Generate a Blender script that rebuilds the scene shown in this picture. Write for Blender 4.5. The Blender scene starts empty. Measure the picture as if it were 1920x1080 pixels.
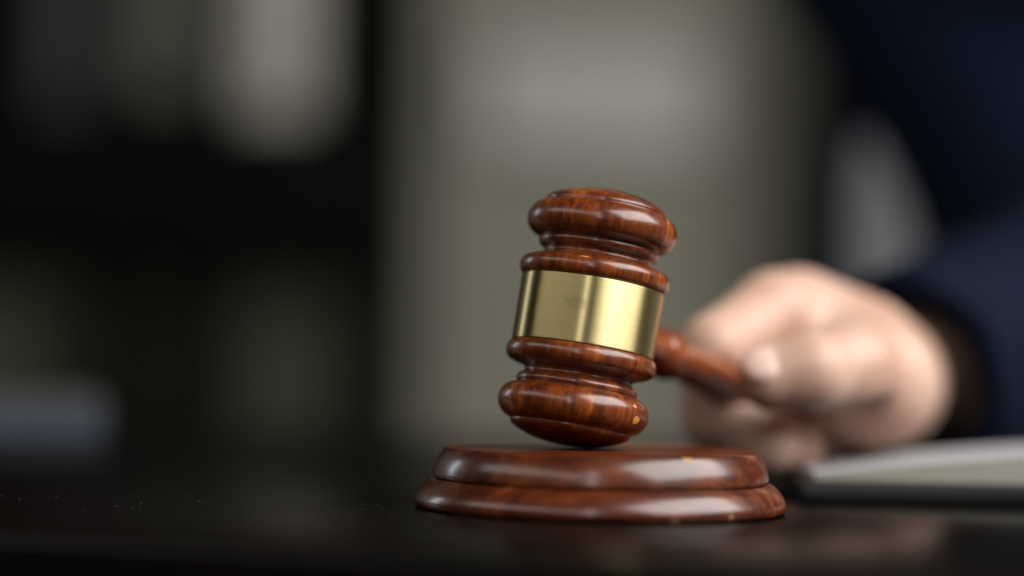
import bpy, bmesh, math, random
import numpy as np
from mathutils import Vector, Matrix

# ------------------------------------------------------------------ camera
sc = bpy.context.scene
col = sc.collection
R = math.radians
FPX = 4485.0                       # focal length in pixels of a 1920 wide frame (about 84 mm)
CAM = Vector((0, 0, 0.048))
cam_rot = (Matrix.Rotation(R(90) + math.atan(79 / FPX), 3, 'X') @ Matrix.Rotation(R(1.2), 3, 'Z'))
cd = bpy.data.cameras.new('camera')
cam = bpy.data.objects.new('camera', cd)
col.objects.link(cam)
cam.matrix_world = Matrix.Translation(CAM) @ cam_rot.to_4x4()
cd.sensor_width = 36
cd.lens = FPX / 1920 * 36
cd.clip_start = 0.02
cd.clip_end = 100
cd.dof.use_dof = True
cd.dof.focus_distance = 0.634
cd.dof.aperture_fstop = 2.2
sc.camera = cam

# ------------------------------------------------------------------ world, lamps, exposure
w = bpy.data.worlds.new('World')
sc.world = w
w.use_nodes = True
w.node_tree.nodes['Background'].inputs[0].default_value = (0.80, 0.82, 0.78, 1)
w.node_tree.nodes['Background'].inputs[1].default_value = 0.009
AIM = Vector((0.02, 0.65, 0.05))


def lamp(name, az, el, dist, sx, sy, power, color, aim=AIM):
    """large soft lamp; az is measured from the direction towards the camera, positive to the right"""
    d = bpy.data.lights.new(name, 'AREA')
    d.shape = 'RECTANGLE'
    d.size, d.size_y = sx, sy
    d.energy = power
    d.color = color
    o = bpy.data.objects.new(name, d)
    col.objects.link(o)
    v = Vector((math.sin(R(az)) * math.cos(R(el)), -math.cos(R(az)) * math.cos(R(el)), math.sin(R(el))))
    o.location = aim + v * dist
    o.rotation_euler = (-v).to_track_quat('-Z', 'Y').to_euler()
    return o


lamp('window_light_right', 66, 41, 2.0, 2.4, 1.5, 104, (1.0, 0.975, 0.94))
lamp('window_light_left', -56, 30, 2.0, 3.0, 0.5, 12, (1.0, 0.95, 0.88))
lamp('curtain_gap_light', -8, 22, 2.2, 0.08, 1.4, 6, (1.0, 0.99, 0.97))
lamp('back_window_light', -126, 12, 2.2, 0.20, 0.6, 2.5, (0.88, 0.94, 1.0))

sc.view_settings.view_transform = 'Standard'
sc.view_settings.look = 'None'
sc.view_settings.gamma = 1
sc.view_settings.exposure = 0.0
sc.cycles.use_denoising = True
sc.cycles.max_bounces = 8
sc.cycles.caustics_reflective = False
sc.cycles.caustics_refractive = False


def P(px, py, d):
    """pixel of the 1920x1080 photograph at depth d"""
    return CAM + cam_rot @ Vector(((px - 960) / FPX, (540 - py) / FPX, -1)) * d


def PT(px, py, z=0.0):
    v = cam_rot @ Vector(((px - 960) / FPX, (540 - py) / FPX, -1))
    return CAM + v * ((z - CAM.z) / v.z)


# ------------------------------------------------------------------ materials
class Mat:
    def __init__(self, name):
        self.m = bpy.data.materials.new(name)
        self.m.use_nodes = True
        self.t = self.m.node_tree
        self.b = self.t.nodes['Principled BSDF']

    def n(self, typ, **kw):
        nd = self.t.nodes.new(typ)
        for k, v in kw.items():
            setattr(nd, k, v)
        return nd

    def link(self, a, b):
        self.t.links.new(a, b)

    def set(self, **kw):
        for k, v in kw.items():
            k = k.replace('_', ' ')
            for i in self.b.inputs:
                if i.name.lower() == k.lower():
                    i.default_value = v if not isinstance(v, tuple) or len(v) == 4 else (*v, 1)

    def coord(self, scale=(1, 1, 1), rot=(0, 0, 0), loc=(0, 0, 0)):
        tc = self.n('ShaderNodeTexCoord')
        mp = self.n('ShaderNodeMapping')
        mp.inputs['Scale'].default_value = scale
        mp.inputs['Rotation'].default_value = rot
        mp.inputs['Location'].default_value = loc
        self.link(tc.outputs['Object'], mp.inputs['Vector'])
        return mp.outputs['Vector']

    def noise(self, vec, scale=1, detail=4, rough=0.55, dist=0.0):
        nd = self.n('ShaderNodeTexNoise')
        nd.inputs['Scale'].default_value = scale
        nd.inputs['Detail'].default_value = detail
        nd.inputs['Roughness'].default_value = rough
        nd.inputs['Distortion'].default_value = dist
        self.link(vec, nd.inputs['Vector'])
        return nd.outputs['Fac']

    def ramp(self, fac, stops):
        nd = self.n('ShaderNodeValToRGB')
        e = nd.color_ramp.elements
        while len(e) < len(stops):
            e.new(0.5)
        for el, (p, c) in zip(e, stops):
            el.position = p
            el.color = (*c, 1) if len(c) == 3 else c
        self.link(fac, nd.inputs['Fac'])
        return nd.outputs['Color']

    def mix(self, fac, a, b, mode='MIX'):
        nd = self.n('ShaderNodeMix', data_type='RGBA', blend_type=mode)
        for sock, v in ((nd.inputs['Factor'], fac), (nd.inputs[6], a), (nd.inputs[7], b)):
            if hasattr(v, 'links'):
                self.link(v, sock)
            else:
                sock.default_value = v if not isinstance(v, tuple) or len(v) == 4 else (*v, 1)
        return nd.outputs[2]

    def math(self, op, a, b=0.0, clamp=False):
        nd = self.n('ShaderNodeMath', operation=op, use_clamp=clamp)
        for i, v in enumerate((a, b)):
            if hasattr(v, 'links'):
                self.link(v, nd.inputs[i])
            else:
                nd.inputs[i].default_value = v
        return nd.outputs[0]

    def bump(self, h, strength=0.1, dist=0.001):
        nd = self.n('ShaderNodeBump')
        nd.inputs['Strength'].default_value = strength
        nd.inputs['Distance'].default_value = dist
        self.link(h, nd.inputs['Height'])
        self.link(nd.outputs[0], self.b.inputs['Normal'])

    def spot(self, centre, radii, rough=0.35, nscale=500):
        """irregular spot for wear, smudges and painted glints round a point of the object: 1 inside, 0 outside"""
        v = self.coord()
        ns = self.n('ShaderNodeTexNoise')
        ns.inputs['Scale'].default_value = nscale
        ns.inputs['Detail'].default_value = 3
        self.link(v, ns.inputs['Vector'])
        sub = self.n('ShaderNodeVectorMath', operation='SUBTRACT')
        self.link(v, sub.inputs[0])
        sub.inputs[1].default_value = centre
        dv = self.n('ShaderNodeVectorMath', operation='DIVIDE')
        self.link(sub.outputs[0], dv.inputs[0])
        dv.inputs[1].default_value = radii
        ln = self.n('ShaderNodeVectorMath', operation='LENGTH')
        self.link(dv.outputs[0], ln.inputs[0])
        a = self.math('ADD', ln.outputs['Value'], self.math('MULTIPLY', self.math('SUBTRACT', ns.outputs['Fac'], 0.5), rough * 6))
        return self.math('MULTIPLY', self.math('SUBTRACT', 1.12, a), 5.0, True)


def wood(name, stretch, spots=(), tint=1.0, dark=1.0, worn_z=None):
    """varnished red-brown hardwood; stretch = grain axis"""
    m = Mat(name)

    def sc3(across, along):
        return tuple(along if i == stretch else across for i in range(3))
    broad = m.noise(m.coord(sc3(170, 12)), 1, 4, 0.6, 0.1)
    fine = m.noise(m.coord(sc3(750, 26), loc=(3, 1, 2)), 1, 5, 0.65)
    pore = m.noise(m.coord(sc3(2300, 130), loc=(9, 5, 7)), 1, 3, 0.6)
    blot = m.noise(m.coord((45, 45, 45), loc=(2, 7, 4)), 1, 3, 0.5)
    c = m.ramp(broad, [(0.28, (0.074 * tint, 0.0138 * tint, 0.0025)), (0.46, (0.150 * tint, 0.0310 * tint, 0.0048)),
                       (0.58, (0.235 * tint, 0.054 * tint, 0.0076)), (0.70, (0.370 * tint, 0.104 * tint, 0.013))])
    f = m.ramp(fine, [(0.30, (0.34, 0.26, 0.22)), (0.48, (0.86, 0.82, 0.80)), (0.70, (1.38, 1.36, 1.3))])
    c = m.mix(1.0, c, f, 'MULTIPLY')
    p = m.ramp(pore, [(0.27, (0.22, 0.16, 0.14)), (0.36, (1, 1, 1))])
    c = m.mix(0.8, c, p, 'MULTIPLY')
    b = m.ramp(blot, [(0.32, (0.45 * dark, 0.36 * dark, 0.34 * dark)), (0.62, (1, 1, 1))])
    c = m.mix(0.45, c, b, 'MULTIPLY')
    # dust motes and pin-prick wear in the varnish
    mote = m.noise(m.coord((1500, 1500, 1500), loc=(4, 4, 9)), 1, 1, 0.4)
    area = m.noise(m.coord((90, 90, 90), loc=(6, 1, 3)), 1, 2, 0.5)
    mk = m.math('MULTIPLY', m.math('MULTIPLY', m.math('SUBTRACT', mote, 0.77), 14.0, True), m.math('MULTIPLY', m.math('SUBTRACT', area, 0.45), 6.0, True))
    c = m.mix(m.math('MULTIPLY', mk, 0.7), c, (0.45, 0.33, 0.24))
    rgh = m.math('ADD', m.math('MULTIPLY', fine, 0.10), 0.30)
    tot = None
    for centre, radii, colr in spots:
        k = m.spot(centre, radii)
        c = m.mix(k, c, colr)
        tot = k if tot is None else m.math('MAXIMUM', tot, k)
    m.link(c, m.b.inputs['Base Color'])
    m.link(rgh, m.b.inputs['Roughness'])
    m.set(Coat_Weight=0.85, Coat_Roughness=0.21, Coat_IOR=1.45, Specular_IOR_Level=0.25)
    if tot is not None:
        cw = m.math('MULTIPLY', m.math('SUBTRACT', 1.0, tot), 0.8)
        if worn_z:                                   # varnish knocked dull on the striking face
            sp = m.n('ShaderNodeSeparateXYZ')
            m.link(m.coord(), sp.inputs[0])
            wz = m.math('MULTIPLY', m.math('SUBTRACT', sp.outputs['Z'], worn_z), 20000.0, True)
            keep = m.math('SUBTRACT', 1.0, m.math('MULTIPLY', wz, 0.85))
            cw = m.math('MULTIPLY', cw, keep)
            m.link(m.math('MULTIPLY', keep, 0.25), m.b.inputs['Specular IOR Level'])
        m.link(cw, m.b.inputs['Coat Weight'])
    h = m.math('ADD', m.math('MULTIPLY', pore, 0.5), m.math('MULTIPLY', fine, 0.5))
    m.bump(h, 0.10, 0.0004)
    return m.m


def plain(name, c, rough=0.6, var=0.25, scale=8.0, bump=0.0, bscale=300, **kw):
    m = Mat(name)
    ns = m.noise(m.coord((scale,) * 3), 1, 5, 0.6)
    lo = tuple(x * (1 - var) for x in c)
    hi = tuple(x * (1 + var) for x in c)
    m.link(m.ramp(ns, [(0.3, lo), (0.7, hi)]), m.b.inputs['Base Color'])
    m.set(Roughness=rough, **kw)
    if bump:
        m.bump(m.noise(m.coord((bscale,) * 3), 1, 4, 0.6), bump, 0.001)
    return m.m


def brass(name, smudge):
    m = Mat(name)
    ln = m.noise(m.coord((14, 14, 5200)), 1, 3, 0.6)
    ln2 = m.noise(m.coord((9, 9, 1500), loc=(1, 4, 2)), 1, 4, 0.6)
    c = m.ramp(ln, [(0.3, (0.74, 0.60, 0.265)), (0.7, (0.84, 0.71, 0.365))])
    k = m.spot(smudge, (0.0022, 0.003, 0.0016), 0.5, 1500)
    c = m.mix(m.math('MULTIPLY', k, 0.17), c, (0.30, 0.22, 0.16))
    m.link(c, m.b.inputs['Base Color'])
    r = m.math('ADD', 0.40, m.math('MULTIPLY', ln2, 0.06))
    m.link(m.math('ADD', r, m.math('MULTIPLY', k, 0.03)), m.b.inputs['Roughness'])
    m.set(Metallic=1.0, Anisotropic=1.0, Anisotropic_Rotation=0.25)
    tg = m.n('ShaderNodeTangent', direction_type='RADIAL', axis='Z')
    m.link(tg.outputs[0], m.b.inputs['Tangent'])
    m.bump(ln, 0.02, 0.0001)
    return m.m


def skin_mat():
    m = Mat('skin')
    n1 = m.noise(m.coord((35,) * 3), 1, 4, 0.6)
    n2 = m.noise(m.coord((420,) * 3), 1, 4, 0.6)
    c = m.ramp(n1, [(0.3, (0.45, 0.255, 0.185)), (0.52, (0.53, 0.335, 0.255)), (0.72, (0.57, 0.385, 0.305))])
    m.link(c, m.b.inputs['Base Color'])
    m.set(Roughness=0.48, Subsurface_Weight=0.25, Subsurface_Scale=0.004)
    m.b.inputs['Subsurface Radius'].default_value = (1.0, 0.35, 0.2)
    m.bump(n2, 0.15, 0.0006)
    return m.m


def pages_mat():
    m = Mat('page_edges')
    v = m.coord((12, 12, 2600))
    n1 = m.noise(v, 1, 3, 0.6)
    m.link(m.ramp(n1, [(0.3, (0.20, 0.197, 0.16)), (0.7, (0.38, 0.37, 0.31))]), m.b.inputs['Base Color'])
    m.set(Roughness=0.7)
    return m.m


def table_mat():
    m = Mat('table_varnish')
    n1 = m.noise(m.coord((3, 60, 60)), 1, 5, 0.6, 0.4)
    m.link(m.ramp(n1, [(0.3, (0.0020, 0.0016, 0.0014)), (0.7, (0.005, 0.0038, 0.0032))]), m.b.inputs['Base Color'])
    n2 = m.noise(m.coord((25, 25, 25)), 1, 5, 0.6)
    m.link(m.math('ADD', 0.16, m.math('MULTIPLY', n2, 0.12)), m.b.inputs['Roughness'])
    m.set(Specular_IOR_Level=0.30)
    m.bump(m.noise(m.coord((160, 900, 900)), 1, 4, 0.6), 0.03, 0.0004)
    # worn satin varnish: only part of the surface is still glossy
    df = m.n('ShaderNodeBsdfDiffuse')
    df.inputs['Color'].default_value = (0.0030, 0.0024, 0.0021, 1)
    mx = m.n('ShaderNodeMixShader')
    m.link(m.math('ADD', 0.42, m.math('MULTIPLY', n2, 0.16)), mx.inputs[0])
    m.link(df.outputs[0], mx.inputs[1])
    m.link(m.b.outputs[0], mx.inputs[2])
    m.link(mx.outputs[0], m.t.nodes['Material Output'].inputs['Surface'])
    return m.m


# ------------------------------------------------------------------ mesh helpers
def link_mesh(name, me, mat, parent=None, smooth=True):
    if mat:
        me.materials.append(mat)
    if smooth:
        me.polygons.foreach_set('use_smooth', [True] * len(me.polygons))
    o = bpy.data.objects.new(name, me)
    col.objects.link(o)
    if parent:
        o.parent = parent
    return o


def empty(name, loc=(0, 0, 0), rot=None):
    o = bpy.data.objects.new(name, None)
    col.objects.link(o)
    o.empty_display_size = 0.02
    o.location = loc
    if rot is not None:
        o.rotation_euler = rot
    return o


def tag(o, label, cat, group=None):
    o['label'] = label
    o['category'] = cat
    if group:
        o['group'] = group
    return o


def struct(o):
    o['kind'] = 'structure'
    return o


def catmull(pts, per=5):
    out = []
    n = len(pts)
    for i in range(n - 1):
        p0, p1, p2, p3 = pts[max(i - 1, 0)], pts[i], pts[i + 1], pts[min(i + 2, n - 1)]
        for j in range(per):
            t = j / per
            out.append(tuple(0.5 * (2 * b + (c - a) * t + (2 * a - 5 * b + 4 * c - d) * t * t + (3 * b - a - 3 * c + d) * t ** 3)
                             for a, b, c, d in zip(p0, p1, p2, p3)))
    out.append(tuple(pts[-1]))
    return out


def lathe(profile, seg=160, axis='Z'):
    """profile of (radius, height); closed with end caps where the radius is not zero"""
    V, F, rings = [], [], []
    for r, h in profile:
        if r < 1e-6:
            rings.append([len(V)])
            V.append((0, 0, h))
        else:
            rings.append(list(range(len(V), len(V) + seg)))
            V += [(r * math.cos(2 * math.pi * i / seg), r * math.sin(2 * math.pi * i / seg), h) for i in range(seg)]
    for a, b in zip(rings, rings[1:]):
        for i in range(seg):
            j = (i + 1) % seg
            if len(a) == 1 and len(b) == 1:
                continue
            if len(a) == 1:
                F.append((a[0], b[j], b[i]))
            elif len(b) == 1:
                F.append((a[i], a[j], b[0]))
            else:
                F.append((a[i], a[j], b[j], b[i]))
    if len(rings[0]) > 1:
        F.append(tuple(reversed(rings[0])))
    if len(rings[-1]) > 1:
        F.append(tuple(rings[-1]))
    if axis == 'X':
        V = [(z, x, y) for x, y, z in V]
    me = bpy.data.meshes.new('lathe')
    me.from_pydata(V, [], F)
    me.update()
    return me


def box(x0, x1, y0, y1, z0, z1, bev=0.0, seg=3):
    bm = bmesh.new()
    bmesh.ops.create_cube(bm, size=1)
    bmesh.ops.scale(bm, vec=(x1 - x0, y1 - y0, z1 - z0), verts=bm.verts)
    bmesh.ops.translate(bm, vec=((x0 + x1) / 2, (y0 + y1) / 2, (z0 + z1) / 2), verts=bm.verts)
    if bev:
        bmesh.ops.bevel(bm, geom=bm.edges[:], offset=bev, segments=seg, profile=0.5, affect='EDGES')
    me = bpy.data.meshes.new('box')
    bm.to_mesh(me)
    bm.free()
    return me


# signed distance fields meshed with surface nets: continuous bodies and clothes
def f_cone(p, a, b, ra, rb):
    a, b = np.array(a, float), np.array(b, float)
    ab = b - a
    t = np.clip(((p - a) @ ab) / (ab @ ab), 0, 1)
    return np.linalg.norm(p - a - t[..., None] * ab, axis=-1) - (ra + (rb - ra) * t)


def f_ell(p, c, radii, rot=None):
    q = p - np.array(c, float)
    if rot is not None:
        q = q @ np.array(rot)          # columns of rot are the local axes
    r = np.array(radii, float)
    k0 = np.linalg.norm(q / r, axis=-1)
    k1 = np.linalg.norm(q / (r * r), axis=-1) + 1e-9
    return k0 * (k0 - 1) / k1


def smin(a, b, k):
    h = np.maximum(k - np.abs(a - b), 0) / k
    return np.minimum(a, b) - h * h * k * 0.25


def surface_nets(fn, lo, hi, res):
    lo, hi = np.array(lo, float), np.array(hi, float)
    n = np.ceil((hi - lo) / res).astype(int) + 1
    ax = [lo[i] + np.arange(n[i]) * res for i in range(3)]
    D = np.empty(n)
    for i0 in range(0, n[0], 16):
        g = np.stack(np.meshgrid(ax[0][i0:i0 + 16], ax[1], ax[2], indexing='ij'), -1)
        D[i0:i0 + 16] = fn(g)
    ins = D < 0
    nc = n - 1
    cnt = np.zeros(nc, int)
    acc = np.zeros((*nc, 3))
    corners = [(i, j, k) for i in (0, 1) for j in (0, 1) for k in (0, 1)]

    def sub(A, c):
        return A[c[0]:c[0] + nc[0], c[1]:c[1] + nc[1], c[2]:c[2] + nc[2]]
    for a in corners:
        for d in range(3):
            if a[d] == 0:
                b = list(a)
                b[d] = 1
                sa, sb = sub(D, a), sub(D, b)
                cr = (sa < 0) != (sb < 0)
                t = np.where(cr, sa / np.where(sa == sb, 1, sa - sb), 0)
                pos = np.array(a, float) * np.ones((*nc, 1))
                pos[..., d] = t
                acc += np.where(cr[..., None], pos, 0)
                cnt += cr
    act = cnt > 0
    idx = -np.ones(nc, int)
    idx[act] = np.arange(act.sum())
    cells = np.argwhere(act)
    V = lo + (cells + acc[act] / cnt[act][:, None]) * res
    F = []
    for d in range(3):
        u, v = (d + 1) % 3, (d + 2) % 3
        sl0 = [slice(None)] * 3
        sl1 = [slice(None)] * 3
        sl0[d] = slice(0, -1)
        sl1[d] = slice(1, None)
        e = ins[tuple(sl0)] != ins[tuple(sl1)]
        pts = np.argwhere(e)
        ok = (pts[:, u] > 0) & (pts[:, v] > 0) & (pts[:, u] < nc[u]) & (pts[:, v] < nc[v]) & (pts[:, d] < nc[d])
        pts = pts[ok]
        flip = ins[pts[:, 0], pts[:, 1], pts[:, 2]]
        q = []
        for du, dv in ((0, 0), (1, 0), (1, 1), (0, 1)):
            pp = pts.copy()
            pp[:, u] -= du
            pp[:, v] -= dv
            q.append(idx[pp[:, 0], pp[:, 1], pp[:, 2]])
        q = np.stack(q, 1)
        q[~flip] = q[~flip][:, ::-1]
        F.append(q)
    F = np.concatenate(F)
    return V, F


def nets_mesh(parts):
    Vs, Fs, o = [], [], 0
    for V, F in parts:
        Vs.append(V)
        Fs.append(F + o)
        o += len(V)
    me = bpy.data.meshes.new('nets')
    me.from_pydata(np.concatenate(Vs).tolist(), [], np.concatenate(Fs).tolist())
    me.update()
    return me


# ------------------------------------------------------------------ the setting: floor, wall
M_floor = plain('floor_dark', (0.035, 0.030, 0.026), 0.5)
M_wall = plain('wall_paint', (0.215, 0.213, 0.165), 0.85, 0.06, 2.5, 0.05)
FLOOR = -0.745
struct(link_mesh('floor', box(-4, 4, -2.5, 3.6, FLOOR - 0.05, FLOOR), M_floor, smooth=False))
WY = 3.0
struct(link_mesh('wall', box(-4, 4, WY, WY + 0.1, FLOOR, 2.0), M_wall, smooth=False))

# table: its front edge runs at a slight angle to the picture
TAB = R(-16)
tf = PT(900, 1040)                        # a point of the near top edge
tx, ty = Vector((math.cos(TAB), math.sin(TAB), 0)), Vector((-math.sin(TAB), math.cos(TAB), 0))
table = tag(empty('table', (tf.x, tf.y, FLOOR), (0, 0, TAB)), 'black varnished wooden table under the gavel', 'table')
M_table = table_mat()
link_mesh('table_top', box(-0.75, 0.85, 0, 0.56, -FLOOR - 0.034, -FLOOR, 0.003, 4), M_table, table)
for lx in (-0.70, 0.80):
    for ly in (0.05, 0.51):
        link_mesh('leg', box(lx - 0.025, lx + 0.025, ly - 0.025, ly + 0.025, 0, -FLOOR - 0.034, 0.002), M_table, table)

# ------------------------------------------------------------------ sound block
bc = PT(1125, 955)
M_block = wood('block_wood', 0, [((0.0212, -0.0372, 0.0158), (0.0018, 0.0010, 0.0006), (0.34, 0.18, 0.06)),
                                 ((0.0146, -0.0463, 0.0070), (0.0006, 0.0006, 0.0006), (0.30, 0.17, 0.10)),
                                 ((0.0172, -0.0470, 0.0010), (0.0015, 0.001, 0.0007), (0.26, 0.15, 0.08)),
                                 ((0.0320, -0.0385, 0.0014), (0.0007, 0.0007, 0.0008), (0.26, 0.15, 0.08))], 0.56, worn_z=0.01632)
block = tag(empty('sound_block', (bc.x, bc.y, 0)), 'round stepped red-brown wooden sound block under the gavel head', 'sound block')
ZT = 0.0164
k = 0.001
base_p = [(49.2, 0.3), (49.6, 0.55), (50.05, 1.4), (50.1, 2.3), (49.7, 3.6), (48.9, 5.0), (47.8, 6.4), (46.6, 7.4), (45.9, 7.8), (45.2, 7.95)]
base_p = [(0, 0.3)] + catmull(base_p, 4) + [(44.0, 7.9), (0, 7.9)]
top_p = [(44.9, 8.2), (45.3, 8.7), (45.2, 9.8), (44.8, 11.6), (44.1, 13.4), (43.2, 15.0), (42.5, 15.9), (42.0, 16.3), (41.3, 16.4)]
top_p = [(0, 7.95), (44.2, 7.95), (44.6, 8.0)] + catmull(top_p, 4) + [(20, 16.4), (0, 16.4)]
link_mesh('base_tier', lathe([(a * k, b * k) for a, b in base_p], 192), M_block, block)
link_mesh('striking_tier', lathe([(a * k, b * k) for a, b in top_p], 192), M_block, block)
M_felt = plain('felt', (0.012, 0.011, 0.010), 0.95)
link_mesh('felt_pad', lathe([(0, 0.0), (0.0478, 0.0), (0.0478, 0.0003), (0, 0.0003)], 96), M_felt, block, False)

# ------------------------------------------------------------------ gavel
u = Vector((math.sin(R(8.2)), 0.100, math.cos(R(8.2)))).normalized()
hd = Vector((0.53, 0.845, 0))
hd = (hd - u * hd.dot(u))
hd.normalize()
yv = u.cross(hd)
half = [(19.25, 9.15), (19.7, 9.5), (20.25, 10.3), (20.5, 11.5), (20.35, 12.8), (19.6, 13.9), (18.0, 14.7), (16.2, 15.2)]
half = catmull(half, 4)
half += [(15.5, 15.4), (15.0, 15.7), (14.65, 16.2), (14.6, 16.7), (14.85, 17.1), (15.2, 17.25)]
half += catmull([(15.25, 17.35), (15.9, 17.7), (16.4, 18.4), (16.55, 19.1), (16.4, 19.7), (16.15, 19.95)], 3)
half += [(16.2, 20.05)] + catmull([(16.6, 20.15), (18.4, 20.9), (19.9, 22.4), (20.55, 24.6), (20.2, 26.8), (19.0, 28.6), (17.5, 29.65), (16.75, 29.85)], 5)
half += [(16.45, 29.95), (16.35, 30.15)]
half += catmull([(16.4, 30.4), (16.3, 30.9), (15.7, 31.6), (14.2, 32.5), (11.6, 33.55), (8.2, 34.5), (4.2, 35.1), (1.2, 35.3)], 4) + [(0, 35.32)]
full = [(r * k, -s * k) for r, s in reversed(half)] + [(0.0190, -0.009), (0.0190, 0.009)] + [(r * k, s * k) for r, s in half]
rot = Matrix((hd, yv, u)).transposed()
# lowest point of the lower dome rests on the block
low = min((rot @ Vector((r * math.cos(a), r * math.sin(a), s))).z for r, s in full[:60] for a in [i * math.pi / 48 for i in range(96)])
lowv = min(((rot @ Vector((r * math.cos(a), r * math.sin(a), s))) for r, s in full[:60] for a in [i * math.pi / 48 for i in range(96)]), key=lambda q: q.z)
hc = P(1102.3, 589, 0.650)
hc.z = ZT - low + 0.0001
gavel = empty('gavel', hc)
gavel.rotation_euler = rot.to_euler()
tag(gavel, 'polished red-brown wooden gavel with brass band, tilted on the sound block', 'gavel')


def gl(px, py, r):
    """point of the head's near side under a photo pixel, in gavel coordinates, at radius r from the axis"""
    v = (cam_rot @ Vector(((px - 960) / FPX, (540 - py) / FPX, -1)))
    o_ = rot.transposed() @ (CAM - hc)
    d_ = rot.transposed() @ v
    A = d_.x ** 2 + d_.y ** 2
    B = 2 * (o_.x * d_.x + o_.y * d_.y)
    C_ = o_.x ** 2 + o_.y ** 2 - r * r
    disc = max(B * B - 4 * A * C_, 0)
    t = (-B - math.sqrt(disc)) / (2 * A)
    return tuple(o_ + d_ * t)


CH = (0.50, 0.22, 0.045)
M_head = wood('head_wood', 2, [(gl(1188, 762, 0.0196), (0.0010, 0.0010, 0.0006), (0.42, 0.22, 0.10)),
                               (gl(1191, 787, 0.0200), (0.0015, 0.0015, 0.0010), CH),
                               (gl(1252, 420, 0.0195), (0.0004, 0.0004, 0.0012), (0.40, 0.19, 0.07)),  # edge highlight on the upper rim, painted as a pale spot
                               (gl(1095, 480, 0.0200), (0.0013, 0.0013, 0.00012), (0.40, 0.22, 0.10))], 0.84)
link_mesh('head', lathe(full, 192), M_head, gavel)
M_brass = brass('brushed_brass', gl(1080, 567, 0.0194))
band = [(0.0190, -0.0089), (0.01932, -0.00895), (0.01945, -0.00885), (0.01948, -0.0086), (0.01948, 0.0086), (0.01945, 0.00885), (0.01932, 0.00895), (0.0190, 0.0089)]
link_mesh('brass_band', lathe(band, 192), M_brass, gavel)
M_handle = wood('handle_wood', 0, (), 1.1)
hp = [(5.0, 17), (5.2, 22), (5.3, 30), (5.4, 36), (5.9, 39), (6.9, 42), (7.4, 45.5), (7.2, 48.5), (6.2, 51.5), (5.7, 54), (5.6, 58), (5.9, 70), (6.5, 88),
      (7.1, 110), (7.4, 135), (7.3, 155), (6.9, 172), (6.4, 182), (6.3, 187), (6.8, 192), (7.4, 198), (7.2, 204), (5.6, 209), (2.8, 212), (0.4, 212.6)]
hp = catmull(hp, 3)
SKEW = R(3.2)                            # the handle sits a little askew in its socket
handle = link_mesh('handle', lathe([(a * k, b * k) for a, b in hp] + [(0, 0.2127)], 64, 'X'), M_handle, gavel)
handle.rotation_euler = (0, SKEW, 0)
hw_dir = rot @ Vector((math.cos(SKEW), 0, -math.sin(SKEW)))

# ------------------------------------------------------------------ person: hand, arm, chest
M_skin = skin_mat()
person = tag(empty('person', (0.30, 1.22, FLOOR)), 'person in navy suit and pale shirt, seated at right, gripping the gavel handle', 'person')


def hpnt(t):
    return np.array(hc + hw_dir * t)


def PH(px, py, d):
    return np.array(P(px, py, d - 0.05))


hdn = np.array(hw_dir)
fingers = []
chain = [(1450, 590, 0.800, 0.0125), (1337, 656, 0.778, 0.0106), (1338, 776, 0.780, 0.0100), (1440, 832, 0.781, 0.0098)]
adj = [(0, 0, 1.0), (0.003, -0.001, 1.06), (0.002, -0.002, 1.0), (-0.003, 0.0, 0.86)]
for i in range(4):
    off = hdn * 0.0180 * i
    pts = [PH(a, b, c) for a, b, c, r in chain]
    c0 = hpnt(0.105)
    pts = [c0 + (q - c0) * adj[i][2] + off + np.array((0, 0, adj[i][0])) for q in pts]
    fingers.append([(q, ch[3] * (1 if i < 3 else 0.88)) for q, ch in zip(pts, chain)])
wrist = PH(1622, 722, 0.850)
elbow = np.array((0.265, 1.05, 0.060))
thumb = [(PH(1640, 715, 0.800), 0.0165), (PH(1592, 690, 0.768), 0.0130), (PH(1520, 698, 0.753), 0.0108), (PH(1446, 708, 0.752), 0.0098)]


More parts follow.
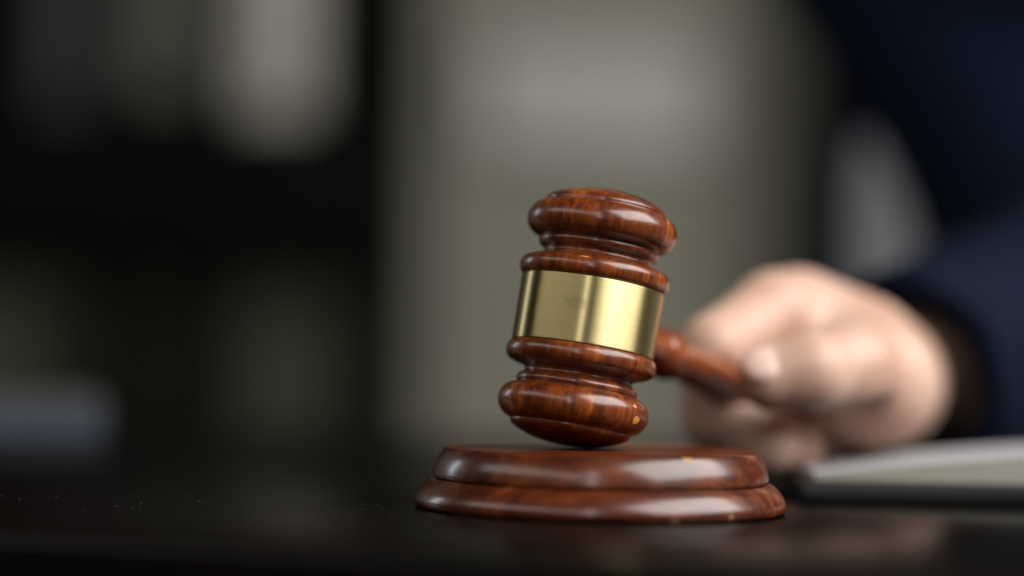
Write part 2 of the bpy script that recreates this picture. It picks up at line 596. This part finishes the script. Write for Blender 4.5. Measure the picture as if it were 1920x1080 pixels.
def f_hand(p):
    d = f_cone(p, wrist, wrist + (elbow - wrist) * 0.35, 0.0205, 0.026)
    for i, fg in enumerate(fingers):                       # metacarpals
        spread = np.array((0.0, 0.008, 0.0)) * (i - 1.5)
        d = smin(d, f_cone(p, fg[0][0], wrist + spread, fg[0][1] * 1.02, 0.0150), 0.014)
    d = smin(d, f_cone(p, thumb[0][0], wrist, 0.0185, 0.020), 0.014)
    d = smin(d, f_ell(p, PH(1630, 715, 0.797), (0.0172, 0.018, 0.0170)), 0.014)
    d = smin(d, f_cone(p, PH(1620, 655, 0.822), PH(1500, 615, 0.820), 0.015, 0.012), 0.010)
    th = f_cone(p, thumb[0][0], thumb[1][0], thumb[0][1], thumb[1][1])
    th = smin(th, f_cone(p, thumb[1][0], thumb[2][0], thumb[1][1] * 0.93, thumb[2][1]), 0.006)
    th = smin(th, f_cone(p, thumb[2][0], thumb[3][0], thumb[2][1], thumb[3][1]), 0.004)
    d = smin(d, th, 0.003)
    # crease between thumb and forefinger, hollow under the thumb
    g = np.minimum(f_cone(p, PH(1415, 648, 0.768), PH(1500, 622, 0.772), 0.0060, 0.0070), f_cone(p, PH(1500, 622, 0.772), PH(1620, 606, 0.776), 0.0070, 0.0045))
    g = np.minimum(g, f_cone(p, PH(1490, 780, 0.764), PH(1600, 782, 0.770), 0.0080, 0.0100))
    d = -smin(-d, g, 0.006)
    for fg in fingers:
        f = f_cone(p, fg[0][0], fg[1][0], fg[0][1], fg[1][1])
        f = smin(f, f_cone(p, fg[1][0], fg[2][0], fg[1][1] * 0.97, fg[2][1]), 0.003)
        f = smin(f, f_cone(p, fg[2][0], fg[3][0], fg[2][1] * 0.97, fg[3][1]), 0.003)
        d = smin(d, f, 0.004)
    d = np.maximum(d, 0.0012 - p[..., 2])                  # rests on the table
    # the grip leaves room for the handle
    a = hpnt(0.05)
    hcap = f_cone(p, a, hpnt(0.211), 0.0058, 0.0074)
    return np.maximum(d, -hcap)


hand_lo = np.minimum.reduce([q for fg in fingers for q, r in fg] + [wrist] + [q for q, r in thumb]) - 0.03
hand_hi = np.maximum.reduce([q for fg in fingers for q, r in fg] + [wrist + (elbow - wrist) * 0.38] + [q for q, r in thumb]) + 0.035
parts = [surface_nets(f_hand, hand_lo, hand_hi, 0.0014)]

FD = np.array((-0.80, -0.60, 0.0))          # facing
RD = np.array((-0.60, 0.80, 0.0))           # the person's right
TC = np.array((0.305, 1.235, 0.0))
Rt = np.stack([RD, FD, np.array((0, 0, 1.0))], 1)
sh_r = TC + RD * 0.165 + np.array((0, 0, 0.285))
sh_l = TC - RD * 0.165 + np.array((0, 0, 0.285))
el_l = sh_l + np.array((0.10, -0.06, -0.27))
wr_l = el_l + np.array((-0.02, -0.19, 0.0))


def f_torso(p, g=0.0):
    d = f_ell(p, TC + np.array((0, 0, 0.08)), (0.165 + g, 0.110 + g, 0.27 + g), Rt)
    d = smin(d, f_ell(p, TC + np.array((0, 0, -0.17)), (0.160 + g, 0.115 + g, 0.16 + g), Rt), 0.08)
    d = smin(d, f_cone(p, sh_r, sh_l, 0.058 + g, 0.058 + g), 0.07)
    return d


hb = TC + FD * 0.03 + np.array((0, 0, 0.475))     # head, above the frame


def f_body(p):
    d = f_torso(p, -0.012)
    d = smin(d, f_cone(p, sh_r, elbow, 0.046, 0.038), 0.03)
    d = smin(d, f_cone(p, elbow, wrist + (elbow - wrist) * 0.22, 0.038, 0.028), 0.02)
    d = smin(d, f_cone(p, sh_l, el_l, 0.046, 0.038), 0.03)
    d = smin(d, f_cone(p, el_l, wr_l, 0.038, 0.026), 0.02)
    d = smin(d, f_cone(p, TC + np.array((0, 0, 0.30)), hb, 0.052, 0.050), 0.04)
    d = smin(d, f_ell(p, hb + np.array((0, 0, 0.035)), (0.075, 0.095, 0.105), Rt), 0.03)
    d = smin(d, f_ell(p, hb + FD * 0.045 + np.array((0, 0, -0.035)), (0.055, 0.055, 0.055), Rt), 0.03)
    d = smin(d, f_cone(p, hb + FD * 0.092 + np.array((0, 0, 0.035)), hb + FD * 0.112 + np.array((0, 0, 0.0)), 0.009, 0.013), 0.012)
    for s in (-1, 1):
        d = smin(d, f_ell(p, hb + RD * 0.078 * s + np.array((0, 0, 0.015)), (0.010, 0.018, 0.030), Rt), 0.008)
        d = np.maximum(d, -f_ell(p, hb + RD * 0.031 * s + FD * 0.101 + np.array((0, 0, 0.035)), (0.014, 0.014, 0.010), Rt))
    return d


parts.append(surface_nets(f_body, (0.02, 0.80, -0.36), (0.62, 1.5, 0.66), 0.0085))
# the other hand, flat on the table outside the frame
fw = (wr_l - el_l) / np.linalg.norm(wr_l - el_l)
fw[2] = 0
sd = np.array((-fw[1], fw[0], 0))
w0 = wr_l * np.array((1, 1, 0)) + np.array((0, 0, 0.020))


def f_left(p):
    d = f_cone(p, w0, w0 + fw * 0.045, 0.023, 0.018)
    for i, ln in enumerate((0.070, 0.078, 0.072, 0.056)):
        kn = w0 + fw * 0.085 + sd * (0.030 - 0.020 * i) + np.array((0, 0, -0.003))
        tp = kn + fw * ln + sd * (0.004 - 0.003 * i) + np.array((0, 0, -0.008))
        d = smin(d, f_cone(p, w0 + fw * 0.02 + sd * (0.012 - 0.008 * i), kn, 0.014, 0.0110), 0.012)
        d = smin(d, f_cone(p, kn, tp, 0.0100, 0.0075), 0.003)
    t1 = w0 + fw * 0.05 + sd * 0.045 - np.array((0, 0, 0.005))
    d = smin(d, f_cone(p, w0 + fw * 0.015 + sd * 0.014, t1, 0.015, 0.0115), 0.010)
    d = smin(d, f_cone(p, t1, t1 + fw * 0.040 + sd * 0.010 - np.array((0, 0, 0.004)), 0.0110, 0.0085), 0.004)
    return np.maximum(d, 0.0012 - p[..., 2])


parts.append(surface_nets(f_left, w0 + np.minimum(fw * 0.19, 0) - 0.07, w0 + np.maximum(fw * 0.19, 0) + 0.07, 0.0022))
me_body = nets_mesh(parts)
for v in me_body.vertices:
    v.co -= person.location
link_mesh('body', me_body, M_skin, person)
body = bpy.data.objects['body']

# jacket: an open V down the front shows the shirt
M_suit = plain('navy_wool', (0.0008, 0.0034, 0.0140), 0.8, 0.25, 60, 0.2, 900, Specular_IOR_Level=0.1)
sl0 = PH(1676, 722, 0.857)


def lim(p):
    q = p - TC
    ang = np.arctan2(q @ RD, q @ FD)        # positive towards the person's right
    zz = p[..., 2]
    wdt = 0.26 + np.clip((zz + 0.02) / 0.30, 0, 1) * 0.12
    return (np.abs(ang - 0.42) - wdt) * 0.10


def f_sleeve(p):
    s = f_cone(p, sl0, elbow, 0.038, 0.056)
    s = smin(s, f_cone(p, elbow, sh_r, 0.056, 0.066), 0.03)
    # folds
    n = np.sin(p[..., 0] * 95 + 3 * np.sin(p[..., 2] * 40)) * np.sin(p[..., 1] * 70 + p[..., 2] * 60) * 0.0022
    s = s + n
    cut = f_cone(p, sl0 - (elbow - sl0) * 0.3, sl0 + (elbow - sl0) * 0.12, 0.0315, 0.030)
    s = np.maximum(s, -cut)
    ax = (elbow - sl0) / np.linalg.norm(elbow - sl0)
    s = np.maximum(s, -((p - sl0) @ ax))
    tabz = np.where(p[..., 1] < 1.02, 0.001, -9)
    return np.maximum(s, tabz - p[..., 2])


def f_jacket(p):
    t = f_torso(p, 0.016)
    t = np.maximum(t, -lim(p))
    t = np.maximum(t, -f_cone(p, TC + np.array((0, 0, 0.30)), hb, 0.062, 0.062))
    s2 = smin(f_cone(p, wr_l, el_l, 0.036, 0.052), f_cone(p, el_l, sh_l, 0.054, 0.066), 0.03)
    s2 = np.maximum(s2, np.where(p[..., 1] < 1.02, 0.002, -9) - p[..., 2])
    s3 = smin(f_cone(p, sl0 + (elbow - sl0) * 0.5, elbow, 0.044, 0.055), f_cone(p, elbow, sh_r, 0.055, 0.065), 0.03)
    return smin(smin(t, s3, 0.012), s2, 0.012)


slo = np.minimum(sl0, elbow) - 0.07
shi = np.maximum(sl0, elbow) + 0.07
me_j = nets_mesh([surface_nets(f_jacket, (0.02, 0.78, -0.38), (0.66, 1.52, 0.44), 0.0065), surface_nets(f_sleeve, slo, shi, 0.0024)])
for v in me_j.vertices:
    v.co -= person.location
link_mesh('jacket', me_j, M_suit, person)['label'] = 'navy blue wool suit jacket'
M_shirt = plain('shirt_cotton', (0.50, 0.51, 0.55), 0.8, 0.05, 30)


def f_shirt(p):
    d = f_torso(p, 0.004)
    d = np.maximum(d, -f_torso(p, -0.006))
    d = np.maximum(d, -f_cone(p, TC + np.array((0, 0, 0.30)), hb, 0.055, 0.055))
    q = p - TC
    return np.maximum(np.maximum(d, -(q @ FD) + 0.0), np.abs(p[..., 2] - 0.05) - 0.32)


me_s = nets_mesh([surface_nets(f_shirt, (0.08, 1.0, -0.30), (0.55, 1.46, 0.42), 0.005)])
for v in me_s.vertices:
    v.co -= person.location
link_mesh('shirt', me_s, M_shirt, person)['label'] = 'pale grey-white shirt front'
M_hair = plain('hair', (0.012, 0.009, 0.007), 0.5, 0.3, 40)


def f_hair(p):
    d = f_ell(p, hb + np.array((0, 0, 0.045)) - FD * 0.008, (0.084, 0.104, 0.112), Rt)
    q = p - hb
    return np.maximum(d, np.minimum((q @ FD) - 0.03 - 0.5 * (q[..., 2] - 0.05), 0.5 * ((q @ FD) + 0.02) - (q[..., 2] - 0.075)))


me_h = nets_mesh([surface_nets(f_hair, hb - 0.16, hb + 0.18, 0.006)])
for v in me_h.vertices:
    v.co -= person.location
link_mesh('hair', me_h, M_hair, person)

# thumb nail
M_nail = plain('nail', (0.72, 0.50, 0.42), 0.25, 0.05)
tn = thumb[3][0]
tdir = thumb[3][0] - thumb[2][0]
tdir /= np.linalg.norm(tdir)
up = np.array((0.10, -0.80, 0.59))
up -= tdir * (up @ tdir)
up /= np.linalg.norm(up)
Rn = np.stack([tdir, np.cross(up, tdir), up], 1)
me_n = nets_mesh([surface_nets(lambda p: f_ell(p, tn + up * 0.0068 + tdir * 0.002, (0.0075, 0.0062, 0.0032), Rn), tn - 0.02, tn + 0.02, 0.0008)])
for v in me_n.vertices:
    v.co -= person.location
nl = link_mesh('thumb_nail', me_n, M_nail, body)

# ------------------------------------------------------------------ notebook under the arm
nb0 = PT(1526, 940)
note = tag(empty('notebook', (nb0.x, nb0.y, 0), (0, 0, R(-1))), 'open notebook with black cover and pale pages, right of the sound block', 'notebook')
M_black = plain('black_cover', (0.008, 0.008, 0.009), 0.4, 0.2, 40)
M_page = pages_mat()
M_paper = plain('paper', (0.34, 0.34, 0.36), 0.75, 0.03)
NW, ND = 0.150, 0.066
link_mesh('cover', box(-0.004, 2 * NW + 0.004, -0.004, ND + 0.004, 0.0002, 0.0062, 0.0012), M_black, note)


def page_block(sgn):
    V, F = [], []
    n = 24
    x0 = NW - sgn * NW
    prof = []
    for i in range(n + 1):
        t = i / n
        z = 0.0064 + 0.0018 + 0.0090 * math.sin(min(t * 1.15, 1) * math.pi / 2) ** 1.1 - 0.0075 * max(0, (t - 0.87) / 0.13) ** 2
        prof.append((x0 + sgn * (t * (NW - 0.0005) + (1 - t) * 0.0), z))
    for x, z in prof:
        V += [(x, 0, 0.0063), (x, 0, z), (x, ND, z), (x, ND, 0.0063)]
    for i in range(n):
        a, b = 4 * i, 4 * (i + 1)
        for j in range(4):
            F.append((a + j, a + (j + 1) % 4, b + (j + 1) % 4, b + j))
    F += [(3, 2, 1, 0), (4 * n, 4 * n + 1, 4 * n + 2, 4 * n + 3)]
    me = bpy.data.meshes.new('pages')
    me.from_pydata(V, [], F)
    me.materials.append(M_page)
    me.materials.append(M_paper)
    for p in me.polygons:
        if abs(p.normal.z) > 0.6 and p.center.z > 0.007:
            p.material_index = 1
    bm = bmesh.new()
    bm.from_mesh(me)
    bmesh.ops.recalc_face_normals(bm, faces=bm.faces)
    bm.to_mesh(me)
    bm.free()
    return me


link_mesh('pages', page_block(1), None, note, False)
link_mesh('pages', page_block(-1), None, note, False)

# ------------------------------------------------------------------ book at the left
bk = PT(196, 822)
book = tag(empty('book', (bk.x, bk.y, 0), (0, 0, R(12))), 'slate blue hardback book lying flat at the far left of the table', 'book')
M_slate = plain('slate_cloth', (0.024, 0.034, 0.052), 0.6, 0.1, 60)
M_pink = plain('grey_cover', (0.042, 0.037, 0.039), 0.6, 0.1, 60)
link_mesh('cover', box(-0.20, 0, 0, 0.11, 0.0125, 0.0150, 0.0006), M_pink, book)
link_mesh('cover', box(-0.20, 0, 0, 0.11, 0.0003, 0.003, 0.0006), M_slate, book)
link_mesh('spine', box(-0.20, -0.0005, 0.0005, 0.0030, 0.0031, 0.0124, 0.0006), M_slate, book)
link_mesh('pages', box(-0.195, -0.005, 0.0032, 0.106, 0.0031, 0.0124), M_page, book, False)

# ------------------------------------------------------------------ dust on the table
rng = random.Random(5)
V, F = [], []
for i in range(150):
    y = rng.gauss(0.63, 0.035)
    x = rng.uniform(-0.15, 0.16)
    if (x - bc.x) ** 2 + (y - bc.y) ** 2 < 0.0515 ** 2 or y < 0.56 or (x > 0.08 and y > 0.68):
        continue
    r = rng.uniform(0.00006, 0.00015) * (1.5 if rng.random() < 0.07 else 1)
    b = len(V)
    a0 = rng.random() * 6
    for q in range(3):
        V.append((x + r * math.cos(a0 + q * 2.1), y + r * math.sin(a0 + q * 2.1), 0.00002))
    V.append((x, y, r * 1.3))
    F += [(b, b + 1, b + 3), (b + 1, b + 2, b + 3), (b + 2, b, b + 3), (b + 2, b + 1, b)]
me = bpy.data.meshes.new('dust')
me.from_pydata(V, [], F)
dust = link_mesh('dust', me, plain('dust', (0.15, 0.145, 0.13), 0.9), None, False)
dust['kind'] = 'stuff'
dust['label'] = 'fine pale dust specks scattered on the black table top'

# ------------------------------------------------------------------ background furniture, far out of focus
M_dark = plain('dark_oak', (0.0022, 0.0021, 0.0018), 0.7, 0.25, 12, Specular_IOR_Level=0.052)
M_back = plain('olive_panel', (0.030, 0.031, 0.023), 0.8, 0.1, 5)
M_low = plain('olive_in_shade', (0.060, 0.062, 0.044), 0.8, 0.1, 5, Specular_IOR_Level=0.1)  # wall olive with its shade put into the colour
BY = 2.62                                            # bookcase front


def bx(px, d=BY):
    return (px - 960) / FPX * d


def bz(py, d=BY):
    return CAM.z + (619 - py) / FPX * d


case = tag(empty('bookcase', (bx(345), BY, FLOOR)), 'tall dark bookcase with open compartments against the wall at left', 'bookcase')


def cpart(name, x0, x1, y0, y1, z0, z1, m, bev=0.002):
    o = link_mesh(name, box(x0 - case.location.x, x1 - case.location.x, y0 - BY, y1 - BY, z0 - FLOOR, z1 - FLOOR, bev), m, case, False)
    return o


xs = [bx(-480), bx(-205), bx(205), bx(398), bx(736)]
TOPZ = 1.15
for i, x in enumerate(xs):
    wd = 0.02 if i not in (3,) else 0.022
    cpart('upright', x - wd, x + wd, BY, WY - 0.02, FLOOR, TOPZ, M_dark)
cpart("shaded_wall_panel", xs[0] + 0.021, xs[-1] - 0.021, BY + 0.10, BY + 0.112, FLOOR + 0.05, bz(440) - 0.031, M_low)  # added panel standing for the shaded wall behind the open shelves
cpart('back_panel', xs[0], xs[-1], WY - 0.018, WY - 0.004, FLOOR, TOPZ, M_back)
shelf_z = {0: bz(215), 1: bz(215), 2: bz(185), 3: bz(222)}
for i in range(4):
    a, b = xs[i] + 0.0205, xs[i + 1] - 0.0225
    zs = shelf_z[i]
    cpart('shelf', a, b, BY + 0.005, WY - 0.02, zs - 0.03, zs, M_dark)
    cpart('shelf_shade_board', a, b, BY + 0.006, BY + 0.026, bz(440), zs - 0.032, M_dark)  # added dark board standing for the shadow under the shelf
    cpart('shelf', a, b, BY + 0.005, WY - 0.02, bz(440) - 0.03, bz(440) - 0.002, M_dark)
    cpart('shelf', a, b, BY + 0.005, WY - 0.02, TOPZ - 0.03, TOPZ, M_dark)


def binder(px0, px1, zs, h, c, label, depth=0.17):
    x0, x1 = bx(px0), bx(px1)
    e = empty('binder', ((x0 + x1) / 2, BY + 0.03, zs))
    tag(e, label, 'binder', 'binders on the bookcase shelves')
    m = plain('binder_card', c, 0.7, 0.05)
    hw = (x1 - x0) / 2
    link_mesh('spine', box(-hw, hw, 0, 0.004, 0.0005, h, 0.001), m, e)
    link_mesh('cover', box(-hw, -hw + 0.003, 0.0045, depth, 0.0005, h, 0.0005), m, e)
    link_mesh('cover', box(hw - 0.003, hw, 0.0045, depth, 0.0005, h, 0.0005), m, e)
    link_mesh('pages', box(-hw + 0.006, hw - 0.006, 0.012, depth - 0.01, 0.0005, h - 0.01), M_page, e, False)
    return e


binder(436, 566, shelf_z[3], 0.32, (0.36, 0.345, 0.30), 'widest and palest cream binder on the bookcase, nearest the bare wall')
binder(240, 348, shelf_z[2], 0.30, (0.11, 0.115, 0.09), 'dull olive grey binder between the cream binder and the purple-grey one')
binder(60, 170, shelf_z[1], 0.30, (0.042, 0.038, 0.043), 'dark purple-grey binder near the left edge of the picture')

cab_x0 = bx(1556, 2.8)
cab = tag(empty('cabinet', (cab_x0 + 0.4, 2.8, FLOOR)), 'tall dark cabinet against the wall behind the person', 'cabinet')
M_cabp = plain('cabinet_panel', (0.030, 0.030, 0.022), 0.6, 0.1)
link_mesh('carcass', box(-0.4, 0.4, 0, 0.19, 0, 1.9, 0.003), M_dark, cab)
link_mesh('door', box(-0.395, -0.002, -0.020, -0.001, 0.05, 1.88, 0.002), M_dark, cab)
link_mesh('door', box(0.002, 0.395, -0.020, -0.001, 0.05, 1.88, 0.002), M_dark, cab)
link_mesh('door_panel', box(bx(1648, 2.8) - cab_x0 - 0.4, bx(1740, 2.8) - cab_x0 - 0.4, -0.026, -0.0205, 0.15, 1.8, 0.002), M_cabp, cab)

# pale framed sheet on the wall
fx0, fx1, fz0, fz1 = bx(885, WY), bx(1335, WY), bz(285, WY), bz(62, WY)
fr = tag(empty('picture_frame', ((fx0 + fx1) / 2, WY - 0.001, fz0)), 'pale framed sheet hanging on the greenish wall behind the gavel', 'picture frame')
hw, hh = (fx1 - fx0) / 2, fz1 - fz0
M_sheet = plain('pale_sheet', (0.41, 0.41, 0.38), 0.8, 0.04)
M_frame = plain('frame_wood', (0.22, 0.215, 0.17), 0.6, 0.1)
link_mesh('sheet', box(-hw + 0.008, hw - 0.008, -0.010, -0.004, 0.008, hh - 0.008), M_sheet, fr, False)
for a in ((-hw, hw, 0, 0.0075), (-hw, hw, hh - 0.0075, hh)):
    link_mesh('frame_bar', box(a[0], a[1], -0.016, -0.001, a[2], a[3], 0.001), M_frame, fr)
for s in (-1, 1):
    a = sorted((s * hw, s * (hw - 0.0075)))
    link_mesh('frame_bar', box(a[0], a[1], -0.0155, -0.0012, 0.0078, hh - 0.0078, 0.001), M_frame, fr)
